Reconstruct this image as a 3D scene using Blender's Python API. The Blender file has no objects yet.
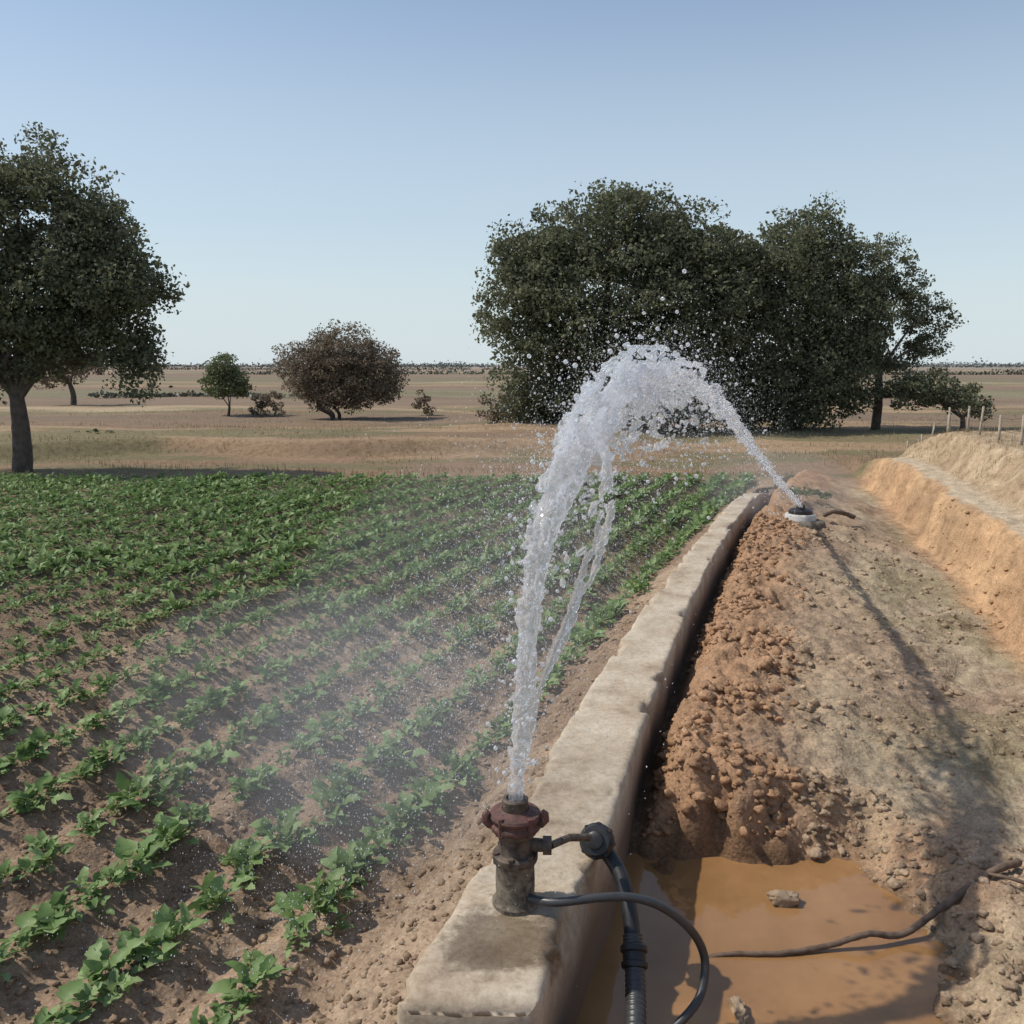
import bpy, math, numpy as np
from mathutils import Vector
rng = np.random.default_rng(7)
scene = bpy.context.scene

# ------------------------------------------------------------------ noise
def _h(ix, iy, seed):
    n = (ix.astype(np.int64)*374761393 + iy.astype(np.int64)*668265263 + seed*1442695041) & 0xFFFFFFFF
    n = ((n ^ (n >> 13))*1274126177) & 0xFFFFFFFF
    n = (n ^ (n >> 16)) & 0xFFFFFFFF
    return n.astype(np.float64)/4294967295.0
def vn(x, y, seed=0):
    x = np.asarray(x, float); y = np.asarray(y, float)
    ix = np.floor(x); iy = np.floor(y); fx = x-ix; fy = y-iy
    fx = fx*fx*(3-2*fx); fy = fy*fy*(3-2*fy)
    a = _h(ix, iy, seed); b = _h(ix+1, iy, seed); c = _h(ix, iy+1, seed); d = _h(ix+1, iy+1, seed)
    return (a*(1-fx)+b*fx)*(1-fy)+(c*(1-fx)+d*fx)*fy
def fbm(x, y, o=4, seed=0):
    s = 0; a = .5; t = 0
    c, sn = math.cos(.6), math.sin(.6)
    for i in range(o):
        s = s+a*vn(x, y, seed+i*17); t += a
        x, y = (x*c-y*sn)*2.03, (x*sn+y*c)*2.03; a *= .5
    return s/t
def worley(x, y, seed=0):
    ix = np.floor(x); iy = np.floor(y); best = np.full(np.shape(x), 9.0)
    for dx in (-1, 0, 1):
        for dy in (-1, 0, 1):
            cx = ix+dx; cy = iy+dy
            px = cx+_h(cx, cy, seed); py = cy+_h(cx, cy, seed+5)
            r = .6+.8*_h(cx, cy, seed+9)
            best = np.minimum(best, np.hypot(px-x, py-y)/r)
    return best
def ss(a, b, x):
    t = np.clip((x-a)/(b-a), 0, 1); return t*t*(3-2*t)

# ------------------------------------------------------------------ mesh helpers
def mesh_np(name, V, F, smooth=True, col=None):
    V = np.asarray(V, np.float32); F = np.asarray(F, np.int32)
    m = bpy.data.meshes.new(name)
    k = F.shape[1]; n = F.shape[0]
    m.vertices.add(len(V)); m.vertices.foreach_set("co", V.ravel())
    m.loops.add(n*k); m.loops.foreach_set("vertex_index", F.ravel())
    m.polygons.add(n)
    m.polygons.foreach_set("loop_start", np.arange(0, n*k, k, dtype=np.int32))
    m.polygons.foreach_set("use_smooth", np.full(n, smooth))
    m.update(calc_edges=True)
    if col is not None:
        a = m.color_attributes.new("Col", 'FLOAT_COLOR', 'POINT')
        c = np.ones((len(V), 4), np.float32); c[:, :3] = col
        a.data.foreach_set("color", c.ravel())
    return m
def obj(name, mesh, mat=None, parent=None):
    o = bpy.data.objects.new(name, mesh); scene.collection.objects.link(o)
    if mat is not None: mesh.materials.append(mat)
    if parent is not None: o.parent = parent
    return o
def empty(name, loc=(0, 0, 0)):
    o = bpy.data.objects.new(name, None); scene.collection.objects.link(o)
    o.empty_display_size = .2
    return o
def inst(tv, tf, R, P):
    n = len(P); V = np.einsum('nij,vj->nvi', R, tv)+P[:, None, :]
    F = tf[None]+(np.arange(n)*len(tv))[:, None, None]
    return V.reshape(-1, 3), F.reshape(-1, tf.shape[1])
def rand_rot(n):
    q = rng.normal(size=(n, 4)); q /= np.linalg.norm(q, axis=1)[:, None]
    w, x, y, z = q.T
    return np.stack([1-2*(y*y+z*z), 2*(x*y-z*w), 2*(x*z+y*w), 2*(x*y+z*w), 1-2*(x*x+z*z), 2*(y*z-x*w),
                     2*(x*z-y*w), 2*(y*z+x*w), 1-2*(x*x+y*y)], -1).reshape(-1, 3, 3)
def rotz(a):
    c, s = np.cos(a), np.sin(a); o = np.zeros_like(a); l = np.ones_like(a)
    return np.stack([c, -s, o, s, c, o, o, o, l], -1).reshape(-1, 3, 3)
def align(T):
    T = T/np.linalg.norm(T, axis=1)[:, None]
    up = np.where(np.abs(T[:, 2:3]) > .9, np.array([[1., 0, 0]]), np.array([[0., 0, 1]]))
    X = np.cross(up, T); X /= np.linalg.norm(X, axis=1)[:, None]
    Y = np.cross(T, X)
    return np.stack([X, Y, T], -1)
def ico(sub):
    import bmesh
    bm = bmesh.new(); bmesh.ops.create_icosphere(bm, subdivisions=sub, radius=1)
    v = np.array([p.co[:] for p in bm.verts]); f = np.array([[q.index for q in p.verts] for p in bm.faces]); bm.free()
    return v, f
def catmull(pts, n=10):
    pts = np.asarray(pts, float)
    P = np.vstack([2*pts[0]-pts[1], pts, 2*pts[-1]-pts[-2]]); out = []
    for i in range(1, len(P)-2):
        for k in range(n):
            t = k/n
            out.append(.5*((2*P[i])+(-P[i-1]+P[i+1])*t+(2*P[i-1]-5*P[i]+4*P[i+1]-P[i+2])*t*t+(-P[i-1]+3*P[i]-3*P[i+1]+P[i+2])*t**3))
    out.append(pts[-1]); return np.array(out)
def tube(path, rad, segs=10, wob=0):
    path = np.asarray(path, float); n = len(path); rad = np.broadcast_to(rad, (n,)).astype(float)
    T = np.gradient(path, axis=0); T /= np.linalg.norm(T, axis=1)[:, None]+1e-9
    X = np.cross(T[0], [0, 0, 1.]) if abs(T[0][2]) < .9 else np.cross(T[0], [0, 1., 0]); V = []
    for i in range(n):
        X = X-T[i]*np.dot(X, T[i]); X /= np.linalg.norm(X); Y = np.cross(T[i], X)
        a = np.linspace(0, 2*math.pi, segs, endpoint=False)
        r = rad[i]*(1+wob*(rng.random(segs)-.5))
        V.append(path[i]+np.outer(np.cos(a)*r, X)+np.outer(np.sin(a)*r, Y))
    V.append(path[:1]); V.append(path[-1:])
    V = np.vstack(V); F = []
    for i in range(n-1):
        for j in range(segs):
            k = (j+1) % segs
            F.append([i*segs+j, i*segs+k, (i+1)*segs+k, (i+1)*segs+j])
    for j in range(0, segs, 2):
        F.append([n*segs, (j+2) % segs, (j+1) % segs, j])
        b = (n-1)*segs; F.append([n*segs+1, b+j, b+(j+1) % segs, b+(j+2) % segs])
    return V, np.array(F)
def lathe(prof, segs=32, R=None, o=(0, 0, 0)):
    a = np.linspace(0, 2*math.pi, segs, endpoint=False); V = []; F = []
    for r, z in prof: V.append(np.stack([r*np.cos(a), r*np.sin(a), np.full(segs, z)], 1))
    V = np.vstack(V)
    for i in range(len(prof)-1):
        for j in range(segs):
            k = (j+1) % segs; F.append([i*segs+j, i*segs+k, (i+1)*segs+k, (i+1)*segs+j])
    if R is not None: V = V @ np.asarray(R).T
    return V+np.array(o), np.array(F)
def merge(parts):
    V = []; F = []; n = 0
    for v, f in parts: V.append(v); F.append(f+n); n += len(v)
    return np.vstack(V), np.vstack(F)
def autosmooth(o, ang=35):
    m = o.data
    import bmesh
    bm = bmesh.new(); bm.from_mesh(m)
    for e in bm.edges:
        if len(e.link_faces) == 2 and e.calc_face_angle(0) > math.radians(ang): e.smooth = False
    bm.to_mesh(m); bm.free()

# ------------------------------------------------------------------ materials
def mat(name):
    m = bpy.data.materials.new(name); m.use_nodes = True
    nt = m.node_tree; b = nt.nodes['Principled BSDF']
    return m, nt, b
def N(nt, t, **k):
    n = nt.nodes.new(t)
    for a, v in k.items():
        if hasattr(n, a): setattr(n, a, v)
        else: n.inputs[a].default_value = v
    return n
def ramp(nt, stops):
    r = nt.nodes.new('ShaderNodeValToRGB'); e = r.color_ramp.elements
    e[0].position, e[0].color = stops[0][0], (*stops[0][1], 1)
    e[1].position, e[1].color = stops[-1][0], (*stops[-1][1], 1)
    for p, c in stops[1:-1]:
        q = e.new(p); q.color = (*c, 1)
    return r
def soil_mat(name, bump=.5):
    m, nt, b = mat(name); L = nt.links.new
    at = N(nt, 'ShaderNodeAttribute', attribute_name='Col'); geo = N(nt, 'ShaderNodeNewGeometry')
    n1 = N(nt, 'ShaderNodeTexNoise', Scale=9., Detail=6., Roughness=.7)
    n2 = N(nt, 'ShaderNodeTexNoise', Scale=70., Detail=5., Roughness=.7)
    n3 = N(nt, 'ShaderNodeTexVoronoi', Scale=55.)
    for n in (n1, n2, n3): L(geo.outputs['Position'], n.inputs['Vector'])
    r1 = ramp(nt, [(.3, (.62, .6, .58)), (.5, (1, 1, 1)), (.72, (1.3, 1.3, 1.32))])
    r2 = ramp(nt, [(.3, (.6, .58, .56)), (.5, (1, 1, 1)), (.7, (1.4, 1.4, 1.4))])
    L(n1.outputs['Fac'], r1.inputs[0]); L(n2.outputs['Fac'], r2.inputs[0])
    m1 = N(nt, 'ShaderNodeMixRGB', blend_type='MULTIPLY'); m1.inputs[0].default_value = 1
    m2 = N(nt, 'ShaderNodeMixRGB', blend_type='MULTIPLY'); m2.inputs[0].default_value = .85
    L(at.outputs['Color'], m1.inputs[1]); L(r1.outputs[0], m1.inputs[2]); L(m1.outputs[0], m2.inputs[1]); L(r2.outputs[0], m2.inputs[2])
    L(m2.outputs[0], b.inputs['Base Color'])
    add = N(nt, 'ShaderNodeMath', operation='MULTIPLY_ADD'); add.inputs[1].default_value = .6
    L(n3.outputs['Distance'], add.inputs[0]); L(n2.outputs['Fac'], add.inputs[2])
    bp = N(nt, 'ShaderNodeBump', Strength=bump, Distance=.02); L(add.outputs[0], bp.inputs['Height'])
    L(bp.outputs[0], b.inputs['Normal'])
    b.inputs['Roughness'].default_value = .95; b.inputs['Specular IOR Level'].default_value = .15
    return m
def leaf_mat(name, c1, c2, c3, trans=.3, rough=.5):
    m, nt, b = mat(name); L = nt.links.new
    geo = N(nt, 'ShaderNodeNewGeometry')
    n = N(nt, 'ShaderNodeTexNoise', Scale=.9, Detail=2.); L(geo.outputs['Position'], n.inputs['Vector'])
    mx = N(nt, 'ShaderNodeMath', operation='MULTIPLY_ADD'); mx.inputs[1].default_value = .55
    L(geo.outputs['Random Per Island'], mx.inputs[0]); 
    m3 = N(nt, 'ShaderNodeMath', operation='MULTIPLY'); m3.inputs[1].default_value = .5
    L(n.outputs['Fac'], m3.inputs[0]); L(m3.outputs[0], mx.inputs[2])
    r = ramp(nt, [(.15, c1), (.5, c2), (.9, c3)]); L(mx.outputs[0], r.inputs[0])
    L(r.outputs[0], b.inputs['Base Color']); b.inputs['Roughness'].default_value = rough
    b.inputs['Specular IOR Level'].default_value = .25
    if trans > 0:
        tr = N(nt, 'ShaderNodeBsdfTranslucent'); L(r.outputs[0], tr.inputs[0])
        ms = N(nt, 'ShaderNodeMixShader'); ms.inputs[0].default_value = trans
        out = nt.nodes['Material Output']
        L(b.outputs[0], ms.inputs[1]); L(tr.outputs[0], ms.inputs[2]); L(ms.outputs[0], out.inputs['Surface'])
    return m
def simple(name, c, rough=.6, metal=0., var=.3, scale=20., bump=.1, c2=None):
    m, nt, b = mat(name); L = nt.links.new
    geo = N(nt, 'ShaderNodeNewGeometry')
    n = N(nt, 'ShaderNodeTexNoise', Scale=scale, Detail=7., Roughness=.65); L(geo.outputs['Position'], n.inputs['Vector'])
    c2 = c2 or tuple(x*(1-var) for x in c)
    r = ramp(nt, [(.35, c2), (.62, c)]); L(n.outputs['Fac'], r.inputs[0]); L(r.outputs[0], b.inputs['Base Color'])
    bp = N(nt, 'ShaderNodeBump', Strength=bump, Distance=.01); L(n.outputs['Fac'], bp.inputs['Height']); L(bp.outputs[0], b.inputs['Normal'])
    b.inputs['Roughness'].default_value = rough; b.inputs['Metallic'].default_value = metal
    return m

M_soil = soil_mat('soil')
M_bark = simple('bark', (.12, .095, .075), .9, var=.5, scale=8, bump=.5)
M_crop = leaf_mat('crop_leaf', (.09, .155, .05), (.165, .255, .085), (.31, .41, .18), .32, .5)
M_tree = leaf_mat('tree_leaf', (.085, .098, .058), (.145, .155, .092), (.23, .235, .145), .33, .8)  # lightened and greyed: distance haze is put into the leaf colours
M_tree2 = leaf_mat('dry_tree_leaf', (.15, .115, .09), (.22, .175, .125), (.28, .24, .17), .25, .8)
M_green = leaf_mat('green_bush_leaf', (.12, .14, .07), (.17, .195, .10), (.23, .26, .14), .25, .7)
M_dry = leaf_mat('dry_grass', (.20, .15, .085), (.32, .24, .14), (.44, .34, .21), .2, .8)
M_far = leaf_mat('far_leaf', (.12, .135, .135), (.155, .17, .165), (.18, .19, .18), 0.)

# ------------------------------------------------------------------ terrain
SL = .38; RS = .45
def xw(y):
    q = np.maximum(np.asarray(y, float)-2.15, -6)
    return -.30+.29*q+.006*np.where(q > 0, q*q, 0)
def WW(y): return np.clip(.39-.024*(np.asarray(y, float)-3), .24, .39)
def bx(y): return 3.58+.267*(np.asarray(y, float)-6.1)
def row_phase(x, y): return (x-SL*(y-2.83)+.73)/RS
def field_mask(x, y):
    s = x-xw(y)
    return (1-ss(-.35, -.2, s))*(1-ss(15.3, 15.9, y+.5*(vn(x*.5, y*.5, 3)-.5)+.0*x))
def pit_d(x, y):
    w = .20*(fbm(x*3.1, y*3.1, 3, 41)-.5)*2+.08*(fbm(x*11, y*11, 3, 43)-.5)
    dx = np.maximum(.30-x, x-1.36); dy = y-3.46
    d = np.where((dx > 0) & (dy > 0), np.hypot(dx, dy), np.maximum(dx, dy))
    return d+w
def H(x, y, fine=True):
    x = np.asarray(x, float); y = np.asarray(y, float)
    s = x-xw(y); near = 1-ss(11, 18, y)
    fm = field_mask(x, y)
    zf = .04*np.cos(2*math.pi*row_phase(x, y))*fm+.18*ss(-.55, -.02, s)*(1-ss(13, 15, y))
    zf = zf+.03*(fbm(x*1.2, y*1.2, 3, 5)-.5)*near
    if fine:
        zf = zf+near*(.026*(1-np.minimum(worley(x*15, y*15, 2), 1))+.04*(fbm(x*9, y*9, 4, 8)-.5))
    r = x-bx(y)
    Pm = .23+.14*(fbm(x*.9, y*.9, 3, 11)-.5)+.10*ss(7, 10, y)+.05*ss(1.0, 1.7, s)
    Pm = Pm-.17*(1-ss(3.4, 4.8, y))*ss(.8, 1.5, x)
    w0 = WW(y)+.025
    sw = s+.14*(fbm(x*2.8, y*2.8, 3, 21)-.5)
    zm = .01+(Pm-.01)*ss(w0-.02, w0+.24, sw)
    g = ss(-1.8, -.1, r+.5*(fbm(x*1.5, y*1.5, 3, 23)-.5))
    zm = zm*(1-g)+g*.02
    rr = r+.34*(fbm(x*2.2, y*2.2, 4, 31)-.5)+.16*(fbm(x*7, y*3, 3, 35)-.5)
    bank = .55*ss(-.02, .30, rr)+.04*(fbm(x*6, y*6, 3, 1)-.5)*ss(-.1, .1, rr)+.45*ss(.62, 1.1, rr)
    zm = zm+bank*(1-ss(13, 20, y))
    d = pit_d(x, y)
    k = ss(-.03, .22+.14*ss(.9, 1.3, x), d)
    zm = -.13*(1-k)+zm*k
    if fine:
        wx = x+.05*(fbm(x*9, y*9, 2, 80)-.5); wy = y+.05*(fbm(x*9, y*9, 2, 83)-.5)
        cl = (1-np.minimum(worley(wx*9, wy*9, 12), 1))*ss(.35, .6, fbm(x*3, y*3, 2, 88))
        cl2 = (1-np.minimum(worley(wx*20, wy*20, 14), 1))
        slope = .5+.9*(1-ss(.7, 1.5, s))
        onb = 1-.45*ss(-.4, 0, r)
        zm = zm+near*onb*ss(WW(y)+.02, WW(y)+.16, s)*ss(.0, .12, d)*(slope*(.045*cl+.032*cl2)+.12*(fbm(x*5.3, y*5.3, 6, 16)-.5))
    z = np.where(s < 0.12, zf, zm)
    z = np.where((s > .03) & (s < WW(y)-.03), -.12, z)
    far = ss(15.5, 18, y)
    zfar = .35*(fbm(x*.16, y*.3, 3, 51)-.5)*(1-ss(60, 200, y))+.06*(fbm(x*1.2, y*1.2, 3, 55)-.5)
    zfar = zfar+.34*ss(20.3, 20.8, y+1.6*(vn(x*.25, y*0, 4)-.5))*(1-ss(24, 30, y))*(1-ss(2, 5, x))
    zb = bank*(1-ss(13, 20, y))*ss(-.3, .2, r)
    return z*(1-far)+(zfar+zb)*far
def axis(fine0, fine1, st, growth, mx0, mx1):
    c = list(np.arange(fine0, fine1, st)); s = st
    hi = [c[-1]]
    while hi[-1] < mx1: s = s*growth if s < .12 else s*1.06; hi.append(hi[-1]+s)
    s = st; lo = [c[0]]
    while lo[-1] > mx0: s = s*1.03 if s < .12 else s*1.08; lo.append(lo[-1]-s)
    return np.array(lo[1:][::-1]+c+hi[1:])
ax = axis(-2.2, 3.0, .016, 1.012, -1800, 1800)
ay = axis(1.9, 5.5, .013, 1.0055, -20, 2500)
X, Y = np.meshgrid(ax, ay); nx, ny = len(ax), len(ay)
Z = H(X, Y)
s = X-xw(Y); r = X-bx(Y); fm = field_mask(X, Y)
def C(*c): return np.array(c)[None, None, :]
def mixc(a, b, f): return a*(1-f[..., None])+b*f[..., None]
n1 = fbm(X*.8, Y*.8, 4, 61); n2 = fbm(X*.10, Y*.45, 4, 62); n3 = fbm(X*5, Y*5, 3, 63)
col = np.broadcast_to(C(.32, .225, .14), (*X.shape, 3)).copy()
col = mixc(col, C(.21, .145, .095), ss(.42, .58, n2)*.9)
col = mixc(col, C(.23, .155, .10), (1-ss(19, 21.5, Y+2*(n1-.5)))*.9)
col = mixc(col, C(.38, .29, .19), ss(.52, .66, fbm(X*.04, Y*.22, 3, 65))*ss(22, 30, Y))
col = mixc(col, C(.15, .14, .075), ss(.48, .60, fbm(X*.22, Y*.8, 4, 66))*.75*(1-ss(45, 70, Y)))
lb = np.log(np.maximum(Y, 1))+.03*(vn(X*.01, Y*0, 73)-.5)+X*.00008
bands = vn(X*.0012, lb*6.5, 70)
col = mixc(col, C(.20, .145, .105), ss(.48, .56, bands)*ss(26, 34, Y)*.85)
col = mixc(col, C(.17, .165, .10), ss(.60, .66, vn(X*.003+9, lb*9, 72))*ss(36, 44, Y)*.75)
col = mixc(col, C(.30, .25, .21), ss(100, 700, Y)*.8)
nearm = 1-ss(15.0, 16.5, Y+.8*(vn(X*.7, Y*.7, 9)-.5))
soilf = mixc(np.broadcast_to(C(.235, .165, .112), col.shape), C(.33, .24, .165), ss(.4, .65, n1))
ph = .5-.5*np.cos(2*math.pi*row_phase(X, Y))
soilf = mixc(soilf, C(.27, .19, .13), ph*.5*fm)
soilf = mixc(soilf, C(.15, .14, .075), ss(5, 11, Y)*fm*.65)
mound = mixc(np.broadcast_to(C(.34, .25, .17), col.shape), C(.27, .195, .135), ss(.4, .62, n1))
mound = mixc(mound, C(.34, .205, .12), (1-ss(.65, 1.2, s+.5*(n1-.5)))*.9)
mound = mixc(mound, C(.36, .22, .13), (1-ss(.3, .6, pit_d(X, Y)))*.7)
mound = mixc(mound, C(.38, .32, .22), ss(.50, .64, fbm(X*1.3, Y*.8, 4, 77))*.6*ss(.9, 1.6, s))
mound = mixc(mound, C(.21, .18, .10), ss(.58, .66, fbm(X*1.1+9, Y*.9, 4, 79))*.5*ss(1.2, 2, s))
mound = mixc(mound, C(.13, .085, .052), 1-ss(.02, .12, s-WW(Y)))  # trench shade along the wall foot, put into the soil colour
bankc = mixc(np.broadcast_to(C(.48, .31, .175), col.shape), C(.39, .245, .14), ss(.4, .62, fbm(X*5, Y*2.5, 4, 78)))
bankc = mixc(bankc, C(.32, .21, .125), ss(.5, .65, fbm(X*1.5, Y*1.2+4, 4, 81))*.6)
topc = mixc(np.broadcast_to(C(.42, .32, .21), col.shape), C(.34, .25, .16), ss(.4, .6, n3))
benchc = np.broadcast_to(C(.47, .38, .27), col.shape)
rn = r+.3*(fbm(X*2.2, Y*2.2, 4, 31)-.5)
mb = mixc(mound, bankc, ss(-.25, .0, rn)*(1-ss(16, 20, Y)))
mb = mixc(mb, benchc, ss(.28, .36, rn)*(1-ss(16, 20, Y)))
mb = mixc(mb, topc, ss(.58, .7, rn)*(1-ss(16, 20, Y)))
d = pit_d(X, Y)
mb = mixc(mb, C(.15, .09, .052), (1-ss(.06, .17, d+.12*(n3-.5)))*.85)
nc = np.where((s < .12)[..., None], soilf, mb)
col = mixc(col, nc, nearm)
V = np.stack([X, Y, Z], -1).reshape(-1, 3)
I = np.arange(nx*ny).reshape(ny, nx)
F = np.stack([I[:-1, :-1], I[:-1, 1:], I[1:, 1:], I[1:, :-1]], -1).reshape(-1, 4)
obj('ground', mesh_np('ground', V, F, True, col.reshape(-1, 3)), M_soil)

def soil_color(x, y):
    s = x-xw(y); r = x-bx(y)
    c = np.where((s < 0)[:, None], np.array([[.28, .20, .135]]), np.where((s < 1.1)[:, None], np.array([[.34, .205, .12]]), np.array([[.34, .25, .17]])))
    c = np.where((r > -.1)[:, None], np.array([[.46, .29, .16]]), c)
    return c*(.8+.4*rng.random((len(x), 1)))

# ------------------------------------------------------------------ clods & pebbles
def clods(name, x, y, size, sub, flat=.7, sink=.3):
    tv, tf = ico(sub); n = len(x)
    P = np.stack([x, y, H(x, y)+size*flat*(1-sink*2)*.4], 1)
    V0 = np.einsum('nij,vj->nvi', rand_rot(n), tv)
    sc = (.65+.7*rng.random((n, 1, 3)))*size[:, None, None]; sc[:, :, 2] *= flat
    q = V0*1.9+rng.random((n, 1, 3))*50
    dsp = 1+.9*(vn(q[..., 0]+q[..., 2]*.7, q[..., 1]-q[..., 2]*.6, 3)-.5)+.6*(vn(q[..., 0]*2.3-q[..., 2], q[..., 1]*2.3+q[..., 2]*2, 7)-.5)
    V = V0*dsp[..., None]*sc+P[:, None, :]
    F = tf[None]+(np.arange(n)*len(tv))[:, None, None]
    cc = np.repeat(soil_color(x, y), len(tv), 0)
    return obj(name, mesh_np(name, V.reshape(-1, 3), F.reshape(-1, 3), True, cc), M_soil)
def keep(x, y, f): m = f(x, y); return x[m], y[m]
def samp(n, x0, x1, y0, y1): return rng.uniform(x0, x1, n), y0+(y1-y0)*rng.random(n)**1.6
xa, ya = samp(80000, .3, 5, 1.9, 10)
def fmnd(x, y):
    s = x-xw(y)-WW(y); dens = (.8*(1-ss(.3, 1.0, s))+.18)*ss(.3, .6, fbm(x*2.5, y*2.5, 2, 44))+.45*(pit_d(x, y) < .4)*(y > 3.2)
    return (s > .06) & (x < bx(y)+.25) & (pit_d(x, y) > .09) & (rng.random(len(x)) < dens)
xa, ya = keep(xa, ya, fmnd)
sz = .004+.017*rng.random(len(xa))**3*(1+.5*(1-ss(.8, 1.6, xa-xw(ya))))
bg_ = sz > .010
clods('dirt_clods', xa[bg_], ya[bg_], sz[bg_]*1.05, 2)
clods('dirt_clods', xa[~bg_], ya[~bg_], sz[~bg_], 1)
xa, ya = samp(22000, -5, 1.2, 1.9, 8)
xa, ya = keep(xa, ya, lambda x, y: (x-xw(y) < -.02))
clods('field_clods', xa, ya, .004+.016*rng.random(len(xa))**3.5, 1)
xa, ya = rng.uniform(1.25, 2.6, 700), rng.uniform(2.2, 3.5, 700)
xa, ya = keep(xa, ya, lambda x, y: pit_d(x, y) > .08)
clods('pebbles', xa, ya, .004+.016*rng.random(len(xa))**3, 2)

# ------------------------------------------------------------------ concrete wall
def make_wall():
    ys = np.concatenate([np.linspace(2.17, 5, 220), np.linspace(5.015, 14.2, 260)])
    W = .39; zt = .35; R = .03; sec = []
    for z in np.linspace(-.35, zt-R, 10): sec.append((0, z))
    for a in np.linspace(0, math.pi/2, 5)[1:]: sec.append((R-R*math.cos(a), zt-R+R*math.sin(a)))
    for q in np.linspace(R, W-R, 22)[1:-1]: sec.append((q, zt))
    for a in np.linspace(math.pi/2, 0, 5): sec.append((W-R+R*math.cos(a), zt-R+R*math.sin(a)))
    for z in np.linspace(zt-R, -.35, 10)[1:]: sec.append((W, z))
    sec = np.array(sec); rows = []
    def row(y, inset, yoff):
        q = sec.copy(); q[:, 0] = np.clip(q[:, 0], inset, W-inset)*WW(y)/W; q[:, 1] = np.minimum(q[:, 1], zt-inset)
        return np.stack([xw(y)+q[:, 0], np.full(len(q), y)+yoff, q[:, 1]], 1)
    for a in np.linspace(0, math.pi/2, 6)[:-1]:
        rows.append(row(ys[0], .04*(1-math.sin(a)), -.04*math.cos(a)))
    for y in ys: rows.append(row(y, 0, 0))
    G = np.array(rows)
    x, y, z = G[..., 0].copy(), G[..., 1].copy(), G[..., 2].copy()
    u = x-xw(y); w_ = WW(y)
    edge = ss(.06, .0, np.minimum(u, w_-u)+(zt-z)*.5)
    chip = edge*ss(.52, .72, fbm(x*6, y*7+z*5, 4, 91))
    n = fbm(x*16, y*16+z*9, 4, 92)-.5
    G[..., 2] += (z > 0)*(-.045*chip+.009*n+.014*(fbm(y*2, x*2, 3, 93)-.5))
    side = np.sign(u-w_/2)*(1-ss(.0, .06, np.minimum(u, w_-u)))
    G[..., 0] += .03*(fbm(y*1.3, y*0+3, 3, 5)-.5)*2+side*(-.025*chip+.012*n+.02*(fbm(y*1.5, z*3, 3, 95)-.5))
    G[..., 1] += (y < 2.3)*(-.03*(fbm(x*7, z*7, 3, 96)-.5))
    for jy in (4.2, 6.2, 8.3, 10.4):
        G[..., 2] -= .012*np.exp(-((y-jy-.02*(vn(x*20, y*0, 1)))/.012)**2)*(z > .2)
    G[..., 2] -= .30*ss(11.3, 14.0, y)
    nr, ncol = G.shape[:2]
    V = G.reshape(-1, 3); I = np.arange(nr*ncol).reshape(nr, ncol)
    F = np.stack([I[:-1, :-1], I[1:, :-1], I[1:, 1:], I[:-1, 1:]], -1).reshape(-1, 4)
    L = []
    for i in range(ncol//2-1): L.append([i, i+1, ncol-2-i, ncol-1-i])
    F = np.vstack([F[:, ::-1], np.array(L)[:, ::-1]])
    m, nt, b = mat('weathered_concrete'); K = nt.links.new
    geo = N(nt, 'ShaderNodeNewGeometry')
    n1 = N(nt, 'ShaderNodeTexNoise', Scale=3.2, Detail=9., Roughness=.68); n2 = N(nt, 'ShaderNodeTexNoise', Scale=45., Detail=8., Roughness=.75)
    for q in (n1, n2): K(geo.outputs['Position'], q.inputs['Vector'])
    r1 = ramp(nt, [(.30, (.25, .18, .12)), (.43, (.41, .325, .235)), (.56, (.50, .42, .32)), (.75, (.62, .55, .45))]); K(n1.outputs['Fac'], r1.inputs[0])
    r2 = ramp(nt, [(.3, (.68, .65, .6)), (.55, (1, 1, 1)), (.8, (1.12, 1.12, 1.12))]); K(n2.outputs['Fac'], r2.inputs[0])
    mm = N(nt, 'ShaderNodeMixRGB', blend_type='MULTIPLY'); mm.inputs[0].default_value = 1
    K(r1.outputs[0], mm.inputs[1]); K(r2.outputs[0], mm.inputs[2])
    sp = N(nt, 'ShaderNodeSeparateXYZ'); K(geo.outputs['Position'], sp.inputs[0])
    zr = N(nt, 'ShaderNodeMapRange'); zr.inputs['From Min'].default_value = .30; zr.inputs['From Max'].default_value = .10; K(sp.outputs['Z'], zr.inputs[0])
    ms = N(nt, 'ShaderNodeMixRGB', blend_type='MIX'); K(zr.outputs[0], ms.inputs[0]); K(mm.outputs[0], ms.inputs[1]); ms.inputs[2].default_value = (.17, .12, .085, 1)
    vd = N(nt, 'ShaderNodeVectorMath', operation='DISTANCE'); K(geo.outputs['Position'], vd.inputs[0]); vd.inputs[1].default_value = (-.04, 2.40, .35)
    wn = N(nt, 'ShaderNodeMath', operation='MULTIPLY_ADD'); wn.inputs[1].default_value = .5; K(n1.outputs['Fac'], wn.inputs[0]); K(vd.outputs['Value'], wn.inputs[2])
    wr = ramp(nt, [(.36, (1, 1, 1)), (.42, (0, 0, 0))]); K(wn.outputs[0], wr.inputs[0])
    wm = N(nt, 'ShaderNodeMixRGB', blend_type='MULTIPLY'); K(wr.outputs[0], wm.inputs[0]); K(ms.outputs[0], wm.inputs[1]); wm.inputs[2].default_value = (.5, .47, .43, 1)
    K(wm.outputs[0], b.inputs['Base Color'])
    rr = N(nt, 'ShaderNodeMapRange'); rr.inputs['To Min'].default_value = .9; rr.inputs['To Max'].default_value = .12
    K(wr.outputs[0], rr.inputs[0]); K(rr.outputs[0], b.inputs['Roughness'])
    bp = N(nt, 'ShaderNodeBump', Strength=.4, Distance=.01); K(n2.outputs['Fac'], bp.inputs['Height']); K(bp.outputs[0], b.inputs['Normal'])
    obj('concrete_channel_wall', mesh_np('wall', V, F, True), m)
make_wall()

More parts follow.
